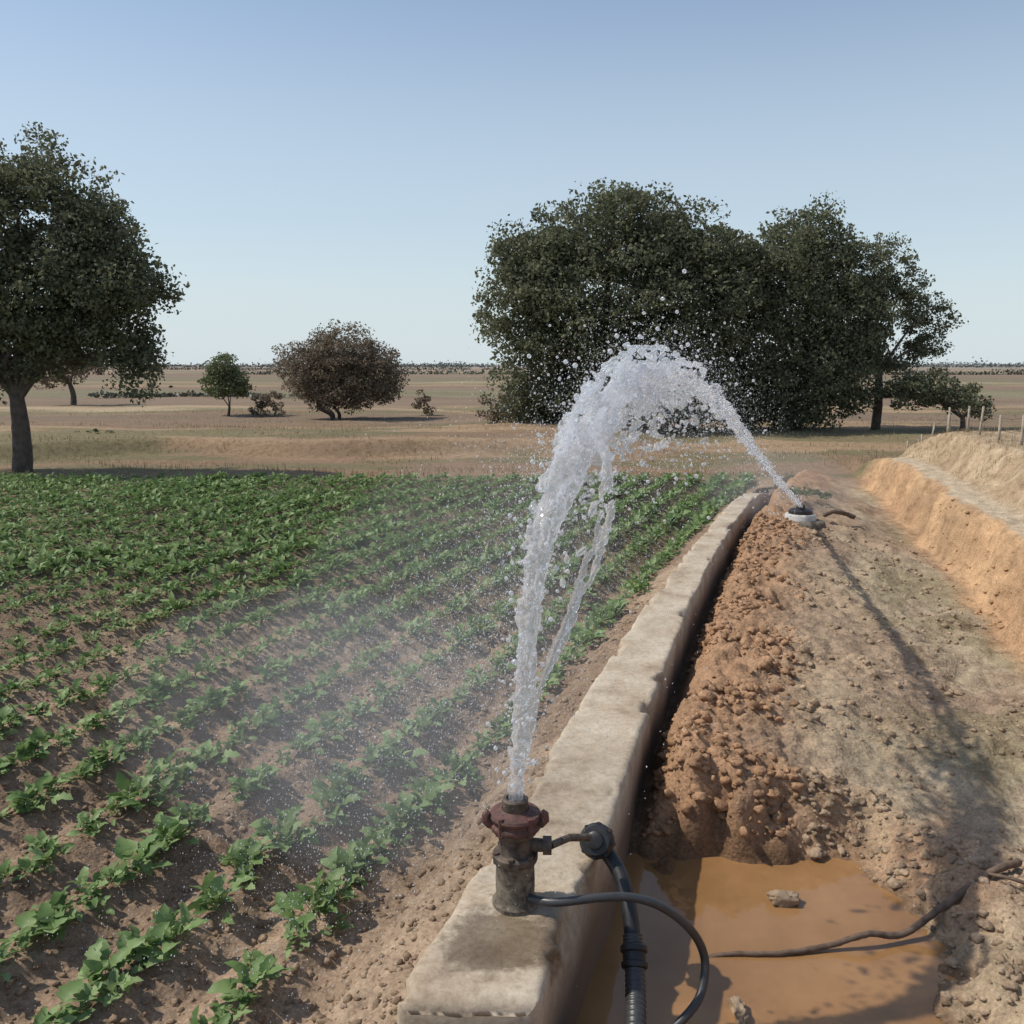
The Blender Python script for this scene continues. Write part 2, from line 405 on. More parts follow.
# ------------------------------------------------------------------ puddle
def make_puddle():
    m, nt, b = mat('muddy_water'); K = nt.links.new
    geo = N(nt, 'ShaderNodeNewGeometry')
    n = N(nt, 'ShaderNodeTexNoise', Scale=2.2, Detail=4.); K(geo.outputs['Position'], n.inputs['Vector'])
    r = ramp(nt, [(.3, (.23, .12, .048)), (.7, (.36, .20, .09))]); K(n.outputs['Fac'], r.inputs[0]); K(r.outputs[0], b.inputs['Base Color'])
    n2 = N(nt, 'ShaderNodeTexNoise', Scale=14., Detail=2.); K(geo.outputs['Position'], n2.inputs['Vector'])
    bp = N(nt, 'ShaderNodeBump', Strength=.10, Distance=.01); K(n2.outputs['Fac'], bp.inputs['Height']); K(bp.outputs[0], b.inputs['Normal'])
    b.inputs['Roughness'].default_value = .03; b.inputs['IOR'].default_value = 1.45
    g = np.linspace(0, 1, 20); a, c = np.meshgrid(.10+g*1.75, .9+g*3.1)
    V = np.stack([a, c, np.full_like(a, -.070)], -1).reshape(-1, 3); I = np.arange(400).reshape(20, 20)
    F = np.stack([I[:-1, :-1], I[:-1, 1:], I[1:, 1:], I[1:, :-1]], -1).reshape(-1, 4)
    obj('muddy_puddle', mesh_np('puddle', V, F), m)
make_puddle()
def rock(name, loc, sc, seed, mt):
    tv, tf = ico(4); q = tv*1.6+seed
    dd = 1+.7*(vn(q[:, 0]+q[:, 2], q[:, 1]-q[:, 2], seed)-.5)+.35*(vn(q[:, 0]*3, q[:, 1]*3+q[:, 2]*3, seed+1)-.5)+.12*(vn(q[:, 0]*9, q[:, 1]*9+q[:, 2]*7, seed+1)-.5)
    V = np.sign(tv)*np.abs(tv)**.75*dd[:, None]*np.array(sc)+np.array(loc)
    return obj(name, mesh_np(name, V, tf), mt)
M_rock = simple('rock', (.40, .29, .19), .85, var=.45, scale=25, bump=.5)
rock('rock', (1.06, 3.22, -.055), (.055, .03, .03), 3, M_rock)
rock('rock', (.735, 2.60, -.07), (.026, .06, .045), 8, M_rock)
rock('rock', (1.80, 3.22, float(H(np.array([1.8]), np.array([3.22]))[0])+.01), (.035, .03, .022), 12, M_rock)
rock('rock', (1.45, 3.85, float(H(np.array([1.45]), np.array([3.85]))[0])+.01), (.045, .04, .03), 15, M_rock)

# ------------------------------------------------------------------ standpipe
M_iron = simple('rusty_iron', (.15, .115, .09), .7, .3, .6, 30, .35, c2=(.045, .035, .03))
M_cem = simple('cement_crust', (.21, .175, .13), .9, 0, .5, 35, .6, c2=(.055, .043, .034))
M_red = simple('maroon_paint', (.14, .058, .048), .7, .1, .6, 45, .35, c2=(.055, .034, .028))
M_blk = simple('black_rubber', (.022, .022, .024), .45, 0, .4, 20, .1)
M_hose = simple('dark_hose', (.05, .052, .055), .4, 0, .3, 14, .08)
px, py, pz = .01, 2.575, .345
def standpipe():
    E = empty('water_standpipe')
    o = (px, py, pz)
    a = lathe([(.072, -.02), (.072, .012), (.063, .02), (.060, .03), (.061, .08), (.059, .13), (.062, .135), (.062, .148), (.03, .15)], 40, o=o)
    q = obj('base_pipe', mesh_np('base', *a), M_cem, E); autosmooth(q)
    b = lathe([(.055, .145), (.068, .147), (.070, .152), (.070, .168), (.067, .172), (.053, .175), (.050, .19), (.052, .225), (.060, .235), (.066, .24), (.066, .252), (.05, .256)], 40, o=o)
    parts = [b]
    for k in range(6):
        an = k*math.pi/3+.3
        parts.append(lathe([(.001, .18), (.010, .18), (.010, .170), (.010, .145), (.008, .142)], 6, o=(px+.061*math.cos(an), py+.061*math.sin(an), pz)))
    q = obj('body', mesh_np('body', *merge(parts)), M_iron, E); autosmooth(q)
    ring = lathe([(.045, .253), (.072, .253), (.078, .257), (.080, .264), (.078, .272), (.073, .276), (.073, .284), (.078, .288), (.080, .296), (.076, .303), (.060, .307), (.048, .312), (.042, .316)], 44, o=o)
    parts = [ring]
    for an in (math.pi*1.05, -.12):
        c, s_ = math.cos(an), math.sin(an)
        path = [(px+c*.06, py+s_*.06, pz+.270), (px+c*.080, py+s_*.080, pz+.274), (px+c*.090, py+s_*.090, pz+.284), (px+c*.090, py+s_*.090, pz+.302), (px+c*.082, py+s_*.082, pz+.310)]
        parts.append(tube(path, [.018, .018, .016, .013, .009], 8))
    for an in (-2.2, -.95):
        parts.append(lathe([(.001, .310), (.008, .310), (.008, .30), (.008, .25), (.001, .247)], 6, o=(px+.074*math.cos(an), py+.074*math.sin(an), pz)))
    q = obj('coupling_ring', mesh_np('ring', *merge(parts)), M_red, E); autosmooth(q, 40)
    nz = lathe([(.042, .30), (.038, .328), (.040, .332), (.040, .346), (.036, .350), (.028, .350), (.026, .34), (.026, .20)], 36, o=o)
    q = obj('nozzle', mesh_np('nozzle', *nz), M_iron, E); autosmooth(q)
    t1 = tube([(px+.04, py, pz+.195), (px+.09, py-.005, pz+.195)], [.022, .02], 14)
    t2 = tube([(px+.085, py-.005, pz+.195), (px+.112, py-.006, pz+.195)], [.028, .028], 6)
    t3 = tube([(px+.11, py-.006, pz+.195), (px+.17, py+.05, pz+.19), (px+.24, py+.14, pz+.14)], [.012, .012, .012], 10)
    q = obj('side_outlet', mesh_np('side', *merge([t1, t2, t3])), M_iron, E); autosmooth(q)
standpipe()
def pump():
    E = empty('pump_fitting')
    d0 = np.array([[-.25, -.72, .45]]); R = align(d0)[0]
    c = np.array([.285, 2.80, .425])
    prof = [(.0, -.09), (.040, -.09), (.046, -.07), (.046, -.02), (.054, -.015), (.058, -.01), (.058, .012), (.052, .018), (.050, .03), (.046, .034), (.030, .035), (.028, .046), (.02, .05), (.0, .05)]
    parts = [lathe(prof, 36, R, c)]
    for k in range(8):
        an = k*math.pi/4
        off = R @ np.array([.0535*math.cos(an), .0535*math.sin(an), 0])
        parts.append(lathe([(0, .02), (.007, .02), (.008, .012), (.008, -.02), (0, -.022)], 8, R, c+off))
    q = obj('housing', mesh_np('housing', *merge(parts)), M_blk, E); autosmooth(q)
    p = catmull([(.285, 2.83, .40), (.325, 2.80, .375), (.362, 2.735, .33), (.378, 2.66, .265), (.384, 2.60, .20)], 8)
    q = obj('elbow', mesh_np('elbow', *tube(p, .026, 18)), M_blk, E)
    p = catmull([(.383, 2.61, .21), (.384, 2.56, .16), (.378, 2.48, .11), (.365, 2.38, .07), (.345, 2.25, .02), (.31, 2.05, -.03), (.27, 1.8, -.05)], 26)
    rad = .031+.0018*np.sin(np.arange(len(p))*1.6)
    obj('suction_hose', mesh_np('suction_hose', *tube(p, rad, 20)), M_hose, E)
    k = align(np.array([[.004, .075, .07]]))[0]
    cp = lathe([(.030, -.035), (.040, -.033), (.042, -.028), (.042, -.018), (.036, -.014), (.036, .010), (.043, .014), (.043, .028), (.038, .034), (.028, .036)], 30, k, (.384, 2.565, .165))
    q = obj('hose_coupling', mesh_np('cpl', *cp), M_blk, E); autosmooth(q)
pump()
p = catmull([(.05, 2.535, .385), (.13, 2.49, .40), (.26, 2.49, .415), (.36, 2.50, .41), (.45, 2.51, .375), (.535, 2.53, .30), (.59, 2.55, .21), (.60, 2.53, .14), (.565, 2.48, .07), (.46, 2.42, .0), (.33, 2.33, -.05), (.28, 2.2, -.06)], 14)
obj('flexible_hose', mesh_np('flexible_hose', *tube(p, .0135, 14)), M_hose)
M_root = simple('old_root', (.17, .115, .08), .85, 0, .5, 30, .4)
def on(x, y, dz): return (x, y, max(float(H(np.array([x]), np.array([y]))[0]), -.07)+dz)
p = catmull([(.55, 2.87, -.11), (.74, 2.90, -.068), (.95, 2.90, -.062), (1.14, 2.93, -.05), (1.28, 2.95, -.02), on(1.42, 2.98, .03), on(1.60, 3.05, .02), on(1.80, 3.12, .02), on(1.95, 3.2, .02)], 10)
obj('broken_branch', mesh_np('branch', *merge([tube(p, np.linspace(.008, .015, len(p)), 10, .25), tube(catmull([on(1.78, 3.11, .02), on(1.84, 3.04, .03), on(1.92, 3.02, .03)], 5), .007, 8, .3)])), M_root)

# ------------------------------------------------------------------ far outlet
fx, fy = 3.2, 9.85; fz = float(H(np.array([fx]), np.array([fy]), False)[0])
def outlet():
    E = empty('water_outlet')
    mw = simple('white_pvc', (.62, .60, .56), .5, 0, .3, 10, .1)
    q = obj('collar', mesh_np('collar', *lathe([(.17, -.10), (.17, .07), (.16, .085), (.12, .09)], 36, o=(fx, fy, fz))), mw, E); autosmooth(q)
    q = obj('cap', mesh_np('cap', *lathe([(.11, .07), (.13, .09), (.13, .12), (.11, .135), (.05, .14), (.045, .18), (.03, .18), (.03, .1)], 36, o=(fx, fy, fz))), M_blk, E); autosmooth(q)
    q = obj('pad', mesh_np('pad', *lathe([(.27, -.1), (.26, .0), (.24, .02), (.1, .025)], 11, o=(fx, fy-.05, fz))), M_cem, E)
outlet()
p = [(3.5, 9.95, fz+.05), (3.62, 10.0, fz+.08), (3.8, 10.1, fz+.04), (3.9, 10.1, fz+.0)]
obj('driftwood', mesh_np('driftwood', *tube(catmull(p, 5), .025, 8, .4)), M_root)

# ------------------------------------------------------------------ crops
def leaf_tpl(rows, L=1., W=.46, stem=.35, droop=.6, fold=.35):
    V = []; F = []
    for i, (t, w) in enumerate(rows):
        u = t*L; z = -droop*max(0, t-stem)**2*L
        hw = W*.5*w; q = .05*W*(-1)**i*(w > .3)
        V += [(u, -hw, z+fold*hw+q), (u, 0, z), (u, hw, z+fold*hw-q)]
    for i in range(len(rows)-1):
        a = i*3; F += [[a, a+1, a+4, a+3], [a+1, a+2, a+5, a+4]]
    return np.array(V, float), np.array(F)
hi = leaf_tpl([(0, .06), (.36, .06), (.43, .5), (.50, .9), (.57, .72), (.66, 1.), (.76, .72), (.86, .7), (1, .05)])
lo = leaf_tpl([(0, .1), (.4, .2), (.68, 1.), (1, .1)])
def make_plant(n, tpl, h):
    V = []; F = []; k = 0
    for i in range(n):
        L = h*(.4+.75*rng.random()); az = i*2.4+rng.random(); el = math.radians(rng.uniform(10, 78))
        tv, tf = tpl; v = tv*np.array([L, L*rng.uniform(.7, 1.2), L])
        v[:, 1] += .05*L*np.sin(v[:, 0]/L*9+i)
        ro = rng.normal()*.6; c, s_ = math.cos(ro), math.sin(ro)
        v = v @ np.array([[1, 0, 0], [0, c, -s_], [0, s_, c]]).T
        c, s_ = math.cos(el), math.sin(el); v = v @ np.array([[c, 0, -s_], [0, 1, 0], [s_, 0, c]]).T
        c, s_ = math.cos(az), math.sin(az); v = v @ np.array([[c, -s_, 0], [s_, c, 0], [0, 0, 1]]).T
        v = v+np.array([rng.normal()*.018, rng.normal()*.018, h*.3*rng.random()])
        V.append(v); F.append(tf+k); k += len(v)
    return np.vstack(V), np.vstack(F)
plants_hi = [make_plant(rng.integers(16, 26), hi, .10) for _ in range(14)]
plants_lo = [make_plant(13, lo, .105) for _ in range(8)]
pts = []
for k in range(0, 46):
    y = 1.5
    while y < 15.7:
        y += rng.uniform(.03, .09) if y < 5 else rng.uniform(.035, .08)
        x = -.73-k*RS+SL*(y-2.83)+rng.normal()*.036
        if x-xw(y) > -.24: continue
        if x < -.72*y-1.0: continue
        if rng.random() < .04+.4*(vn(x*1.6, y*1.6, 88) > .76)*(y < 6): continue
        pts.append((x, y))
pts = np.array(pts); parts = []
zz = H(pts[:, 0], pts[:, 1], False)+.008
which = rng.integers(0, 8, len(pts))
for lod in (0, 1):
    for w in range(8 if lod else 14):
        if lod == 0: m_ = (pts[:, 1] < 5.2) & (np.arange(len(pts)) % 14 == w)
        else: m_ = (pts[:, 1] >= 5.2) & (which == w)
        if not m_.any(): continue
        P = np.column_stack([pts[m_], zz[m_]]); n = len(P)
        sc = rng.uniform(.45, 1.15, n)*(.75+.6*vn(P[:, 0]*.8, P[:, 1]*.8, 12))
        sc *= 1+.2*ss(5, 9, P[:, 1])
        R = rotz(rng.random(n)*6.28)*sc[:, None, None]
        tv, tf = (plants_lo if lod else plants_hi)[w]
        parts.append(inst(tv, tf, R, P))
Vc, Fc = merge(parts)
obj('crop_rows', mesh_np('crop_rows', Vc, Fc), M_crop)

# ------------------------------------------------------------------ trees
QV = np.array([[-.5, 0, 0], [0, -.32, .04], [.5, 0, 0], [0, .32, .04]]); QF = np.array([[0, 1, 2, 3]])
def foliage(lobes, per_m2, leaf, spread=.22, gap=.35, seed=0, nl=42):
    allP = []
    for (cx, cy, cz, rx, ry, rz) in lobes:
        n = int(per_m2*4*(rx*ry+ry*rz+rx*rz)/3*3.14)
        dd = rng.normal(size=(n, 3)); dd /= np.linalg.norm(dd, axis=1)[:, None]
        rad = rng.random(n)**.36
        rad *= .70+.54*vn(dd[:, 0]*2.6+cx*3+dd[:, 2], dd[:, 1]*2.6+dd[:, 2]*2.6+cz*3, seed+3)
        P = np.array([cx, cy, cz])+dd*rad[:, None]*np.array([rx, ry, rz])*1.08
        g = vn(P[:, 0]*1.7+P[:, 1], P[:, 2]*1.7-P[:, 1]*.7, seed+5)
        P = P[(g > gap) | (rad < .5)]
        P = P[P[:, 2] > .12]
        allP.append(P)
    C_ = np.vstack(allP); n = len(C_)
    sp = spread*(.45+.9*rng.random((n, 1, 1)))
    off = rng.normal(size=(n, nl, 3)); off /= (np.linalg.norm(off, axis=2, keepdims=True)+.25)**.6
    off = off*sp*np.array([1, 1, .65])
    P = (C_[:, None, :]+off).reshape(-1, 3); P[:, 2] = np.maximum(P[:, 2], .05)
    N_ = len(P); R = rand_rot(N_)*(leaf*(.55+.8*rng.random(N_)))[:, None, None]
    return inst(QV, QF, R, P), C_
def tree(name, base, lobes, mt, per=5., leaf=.13, trunk_r=.16, spread=.22, gap=.3, fork=1.3, stems=1, nl=42, seed=0, twigs=14):
    E = empty(name)
    (V, F), C_ = foliage(lobes, per, leaf, spread, gap, seed, nl)
    obj('foliage', mesh_np('foliage', V, F, False), mt, E)
    parts = []; b = np.array(base, float)
    b[2] = float(H(b[:1], b[1:2], False)[0])-.05
    for sidx in range(stems):
        o = np.array([rng.normal()*.25, rng.normal()*.2, 0])*(stems > 1)
        f = b+o*2.2+np.array([rng.normal()*.08, 0, fork])
        p = catmull([b+o, b+o*1.3+[.04, 0, fork*.5], f], 6)
        parts.append(tube(p, np.linspace(trunk_r*1.25, trunk_r*.85, len(p)), 12, .12))
        for i, l in enumerate(lobes):
            if i % stems != sidx: continue
            c = np.array(l[:3]); mid = (f*.55+c*.45)+np.array([rng.normal()*.15, rng.normal()*.15, .12*np.linalg.norm(c-f)])
            p = catmull([f-[0, 0, .1], mid, c+[0, 0, l[5]*.1]], 7)
            parts.append(tube(p, np.linspace(trunk_r*.5, trunk_r*.10, len(p)), 8, .1))
            near_ = C_[np.linalg.norm((C_-c)/np.array(l[3:]), axis=1) < 1.2]
            if len(near_):
                for q in near_[rng.integers(0, len(near_), twigs)]:
                    st = p[rng.integers(len(p)//2, len(p))]
                    pp = catmull([st, (st+q)/2+rng.normal(size=3)*.08, q], 3)
                    parts.append(tube(pp, np.linspace(trunk_r*.11, trunk_r*.03, len(pp)), 4))
    obj('trunk', mesh_np('trunk', *merge(parts)), M_bark, E)
    return E
tree('eucalyptus_tree', (-9.3, 17, 0), [(-8.9, 17, 5.2, 1.2, 1.1, .85), (-7.9, 17.2, 4.6, .85, .8, .65), (-9.9, 17, 4.9, 1.4, 1.2, 1.1), (-7.05, 16.8, 3.4, .9, .8, .65), (-7.6, 16.9, 3.9, .9, .8, .7),
     (-8.4, 17, 3.7, 1.5, 1.3, 1.2), (-7.05, 17, 2.1, .42, .45, .75), (-7.5, 16.9, 2.7, .75, .6, .6), (-10.2, 17, 3.3, 1.3, 1.2, 1.0), (-9.9, 17, 2.1, .8, .7, .55), (-11.4, 17.3, 4, 1.2, 1.2, 1.1), (-8.4, 17, 2.6, .9, .7, .55), (-9.0, 17, 2.3, .7, .6, .5)],
     M_tree, per=15, leaf=.08, trunk_r=.15, spread=.22, fork=1.5, seed=1, nl=54, gap=.26)
tree('large_tree', (2.6, 27, 0), [(2.9, 27, 5.7, 1.8, 1.8, 1.35), (.75, 27, 4.8, 1.45, 1.5, 1.35), (4.9, 27.5, 5.3, 1.7, 1.7, 1.2), (.7, 26.8, 3.3, 1.6, 1.8, 1.3), (3, 26.5, 3.4, 2.4, 2.1, 2.0),
     (5.6, 27, 3.6, 1.9, 1.9, 1.9), (1.9, 26.6, 1.6, 2.0, 1.5, 1.3), (4.4, 26.6, 1.3, 2.1, 1.5, 1.3), (6.3, 27, 1.6, 1.6, 1.4, 1.5), (6.5, 27.2, 4.9, 1.0, .9, .75), (.8, 26.8, 1.0, 1.1, 1., .8)],
     M_tree, per=7.5, leaf=.115, trunk_r=.28, spread=.33, gap=.18, fork=1.8, seed=11, nl=62)
tree('large_tree', (8.6, 27.8, 0), [(8.9, 28, 5.5, 1.35, 1.4, 1.35), (7.5, 27.5, 4.2, 1.5, 1.4, 1.5), (9.5, 27.7, 3.7, 1.8, 1.6, 1.5), (8.2, 27.2, 1.9, 1.9, 1.5, 1.5), (9.7, 27.2, 1.5, 1.3, 1.1, 1.3), (7.8, 27.1, .8, 1.6, 1.1, .8), (10.2, 27.4, 2.6, .9, 1., .9)],
     M_tree, per=7.8, leaf=.11, trunk_r=.24, spread=.30, gap=.2, fork=1.8, seed=21, nl=60)
tree('eucalyptus_tree', (11.2, 27.8, 0), [(10.9, 28, 5.0, 1.1, 1.0, .8), (11.8, 28, 4.2, .9, .9, .5), (12.4, 28, 3.5, 1.1, 1.1, .6), (10.9, 27.8, 3.1, .8, .9, .6), (12.4, 27.8, 2.6, .8, .7, .38), (10.4, 27.9, 4.1, .9, .8, .8), (11.5, 27.8, 2.1, .7, .6, .35)],
     M_tree, per=10, leaf=.09, trunk_r=.12, spread=.22, gap=.34, fork=1.9, seed=31, nl=50)
tree('small_tree', (13.1, 26.3, 0), [(12.1, 26.5, 1.3, .9, .8, .5), (13.0, 26.4, 1.1, .8, .7, .42), (13.55, 26.3, .8, .35, .35, .4), (11.4, 26.6, 1.2, .7, .7, .5)],
     M_tree, per=11, leaf=.09, trunk_r=.07, spread=.18, gap=.25, fork=.6, seed=41)
tree('dry_tree', (-6.4, 34, 0), [(-6.4, 34, 2.4, 1.35, 1.3, 1.05), (-7.5, 34, 1.9, 1.2, 1.1, .95), (-5.2, 34, 1.75, 1.15, 1.1, .9), (-6.0, 34, 1.2, 1.7, 1.3, .8), (-6.9, 34, 1.1, 1.3, 1.1, .6)],
     M_tree2, per=11, leaf=.09, trunk_r=.06, spread=.26, gap=.14, fork=.5, stems=3, seed=51, nl=54)
tree('green_tree', (-11.3, 36, 0), [(-11.3, 36, 1.85, .65, .7, .5), (-11.5, 36, 1.2, .75, .7, .55), (-11.0, 36, 1.2, .5, .6, .6)],
     M_green, per=10, leaf=.11, trunk_r=.05, spread=.2, fork=.5, seed=61, gap=.2)
tree('dry_tree', (-21.8, 45, 0), [(-21.6, 45, 2.2, 1.5, 1.2, .9), (-22.6, 45, 1.7, 1.2, 1., .7)], M_tree2, per=4, leaf=.16, trunk_r=.12, spread=.3, fork=1.1, seed=71)
def bush(name, lobes, mt, per=7, leaf=.11, sp=.14, seed=0, gap=.3):
    (V, F), _ = foliage(lobes, per, leaf, sp, gap, seed, 40)
    obj(name, mesh_np(name, V, F, False), mt)
bush('dry_shrub', [(-9.75, 36, .45, .6, .5, .55)], M_tree2, seed=81, gap=.1, per=9)
bush('dry_shrub', [(-.2, 29.5, .55, .8, .7, .6), (.6, 29.3, .5, .8, .7, .55), (1.6, 29.3, .5, .8, .7, .5)], M_tree2, seed=83, gap=.1, per=9)
bush('dry_shrub', [(-3.6, 36, .35, .4, .4, .5)], M_tree2, seed=87)
bush('green_shrub', [(-10.0, 22, .25, .35, .3, .22), (-10.5, 22.2, .2, .3, .3, .18)], M_green, per=12, leaf=.07, sp=.08, seed=91)
bush('green_shrub', [(3.55, 11.2, fz+.12, .3, .25, .2), (4.0, 11.6, fz+.1, .35, .25, .18), (3.0, 11.9, .3, .3, .25, .22)], M_green, per=14, leaf=.05, sp=.06, seed=93, gap=.45)
def hedges():
    P = []
    for (x0, x1, y0, y1, h, w) in ((-60, 2, 190, 200, .9, 1.5), (46, 110, 180, 190, 1.1, 1.6), (14, 26, 52, 55, .25, .6), (-26, -14, 56, 58, .2, .6), (-200, 60, 380, 400, 1.3, 4)):
        n = int((x1-x0)*30/w**.5); t = rng.random(n); xx = x0+(x1-x0)*t
        den = vn(xx*.25/w, xx*0, 31); kk = den > .2; t, xx, den = t[kk], xx[kk], den[kk]; n = len(t)
        P.append(np.column_stack([xx, y0+(y1-y0)*t+rng.normal(size=n)*w*.6, np.abs(rng.normal(size=n))*h*den*.8+.05, np.full(n, .25+h*.35)]))
    P = np.vstack(P); n = len(P)
    V, F = inst(QV, QF, rand_rot(n)*(P[:, 3]*rng.uniform(.6, 1.4, n))[:, None, None], P[:, :3])
    obj('hedgerow', mesh_np('hedgerow', V, F, False), leaf_mat('hedge_leaf', (.11, .11, .08), (.15, .145, .105), (.19, .18, .14), 0.))
hedges()
def far_line():
    P = []
    for k in range(1100):
        yy = rng.uniform(700, 1200); xx = rng.uniform(-1.1, 1.1)*yy
        dens = vn(np.array([xx*.006]), np.array([yy*0.]), 4)[0]
        if dens < .25: continue
        r0 = rng.uniform(4, 9); hgt = rng.uniform(1.2, 3.)*(1+(rng.random() < .04)*1.3)
        P.append(np.column_stack([xx+rng.normal(size=40)*r0*2.5, yy+rng.normal(size=40)*r0, np.abs(rng.normal(size=40))*hgt*.6+.3]))
    P = np.vstack(P); n = len(P)
    V, F = inst(QV, QF, rand_rot(n)*(rng.uniform(1.5, 3., n))[:, None, None], P)
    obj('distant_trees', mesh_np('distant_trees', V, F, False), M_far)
far_line()

# ------------------------------------------------------------------ dry grass
BV = np.array([[-.5, 0, 0], [.5, 0, 0], [.28, .12, .6], [-.28, .12, .6], [0.02, .35, 1.], [-.02, .35, 1.]]); BF = np.array([[0, 1, 2, 3], [3, 2, 4, 5]])
def grass(name, x, y, h, w, mt, lean=.4):
    n = len(x); P = np.column_stack([x, y, H(x, y, True)-.01])
    S = np.zeros((n, 3, 3)); S[:, 0, 0] = w; S[:, 1, 1] = h*lean*2*rng.random(n); S[:, 2, 2] = h
    R = rotz(rng.random(n)*6.28) @ S
    V, F = inst(BV, BF, R, P); obj(name, mesh_np(name, V, F, False), mt)
n = 16000
y = rng.uniform(6, 18, n); x = bx(y)+rng.uniform(.65, 4.5, n)
m_ = vn(x*2, y*2, 6) > .45; x, y = x[m_], y[m_]
grass('dry_grass', x, y, rng.uniform(.03, .09, len(x)), .005, M_dry)
n = 30000
y = 16+24*rng.random(n)**1.3; x = rng.uniform(-.75, .75, n)*y
m_ = (fbm(x*.4, y*.9, 3, 6) > .54); x, y = x[m_], y[m_]
grass('dry_grass', x, y, rng.uniform(.03, .13, len(x)), .016, M_dry)
n = 14000
y = 2.3+9*rng.random(n)**1.5; x = rng.uniform(.8, 5, n)
m_ = (x-xw(y) > .9) & (x < bx(y)-.1) & (pit_d(x, y) > .2) & (vn(x*1.7, y*1.7, 16) > .4); x, y = x[m_], y[m_]
P = np.column_stack([x, y, H(x, y)+.008]); n = len(x)
S = np.zeros((n, 3, 3)); S[:, 0, 0] = rng.uniform(.015, .045, n); S[:, 1, 1] = .0035; S[:, 2, 2] = .002
V, F = inst(QV, QF, rotz(rng.random(n)*6.28) @ S, P); V[:, 2] += .006*rng.random(len(V))
obj('straw_litter', mesh_np('straw', V, F, False), M_dry)

def fence():
    E = empty('wire_fence'); mp = simple('post_wood', (.40, .34, .26), .85, 0, .4, 14, .3)
    posts = []; tops = []
    for y in np.arange(7.5, 19, .85):
        x = float(bx(y))+1.25+.06*rng.normal(); z = float(H(np.array([x]), np.array([y]), False)[0])
        hgt = .34+.08*rng.random(); lx = rng.normal()*.03
        posts.append(tube([(x, y, z-.1), (x+lx, y, z+hgt)], [.02, .016], 8, .2)); tops.append((x+lx, y, z+hgt))
    obj('posts', mesh_np('posts', *merge(posts)), mp, E)
    w = []
    for dz in (.04, .2):
        for a, b in zip(tops[:-1], tops[1:]):
            a = np.array(a)-[0, 0, dz]; b = np.array(b)-[0, 0, dz]
            w.append(tube([a, (a+b)/2-[0, 0, .02], b], .003, 4))
    obj('wires', mesh_np('wires', *merge(w)), M_iron, E)
fence()

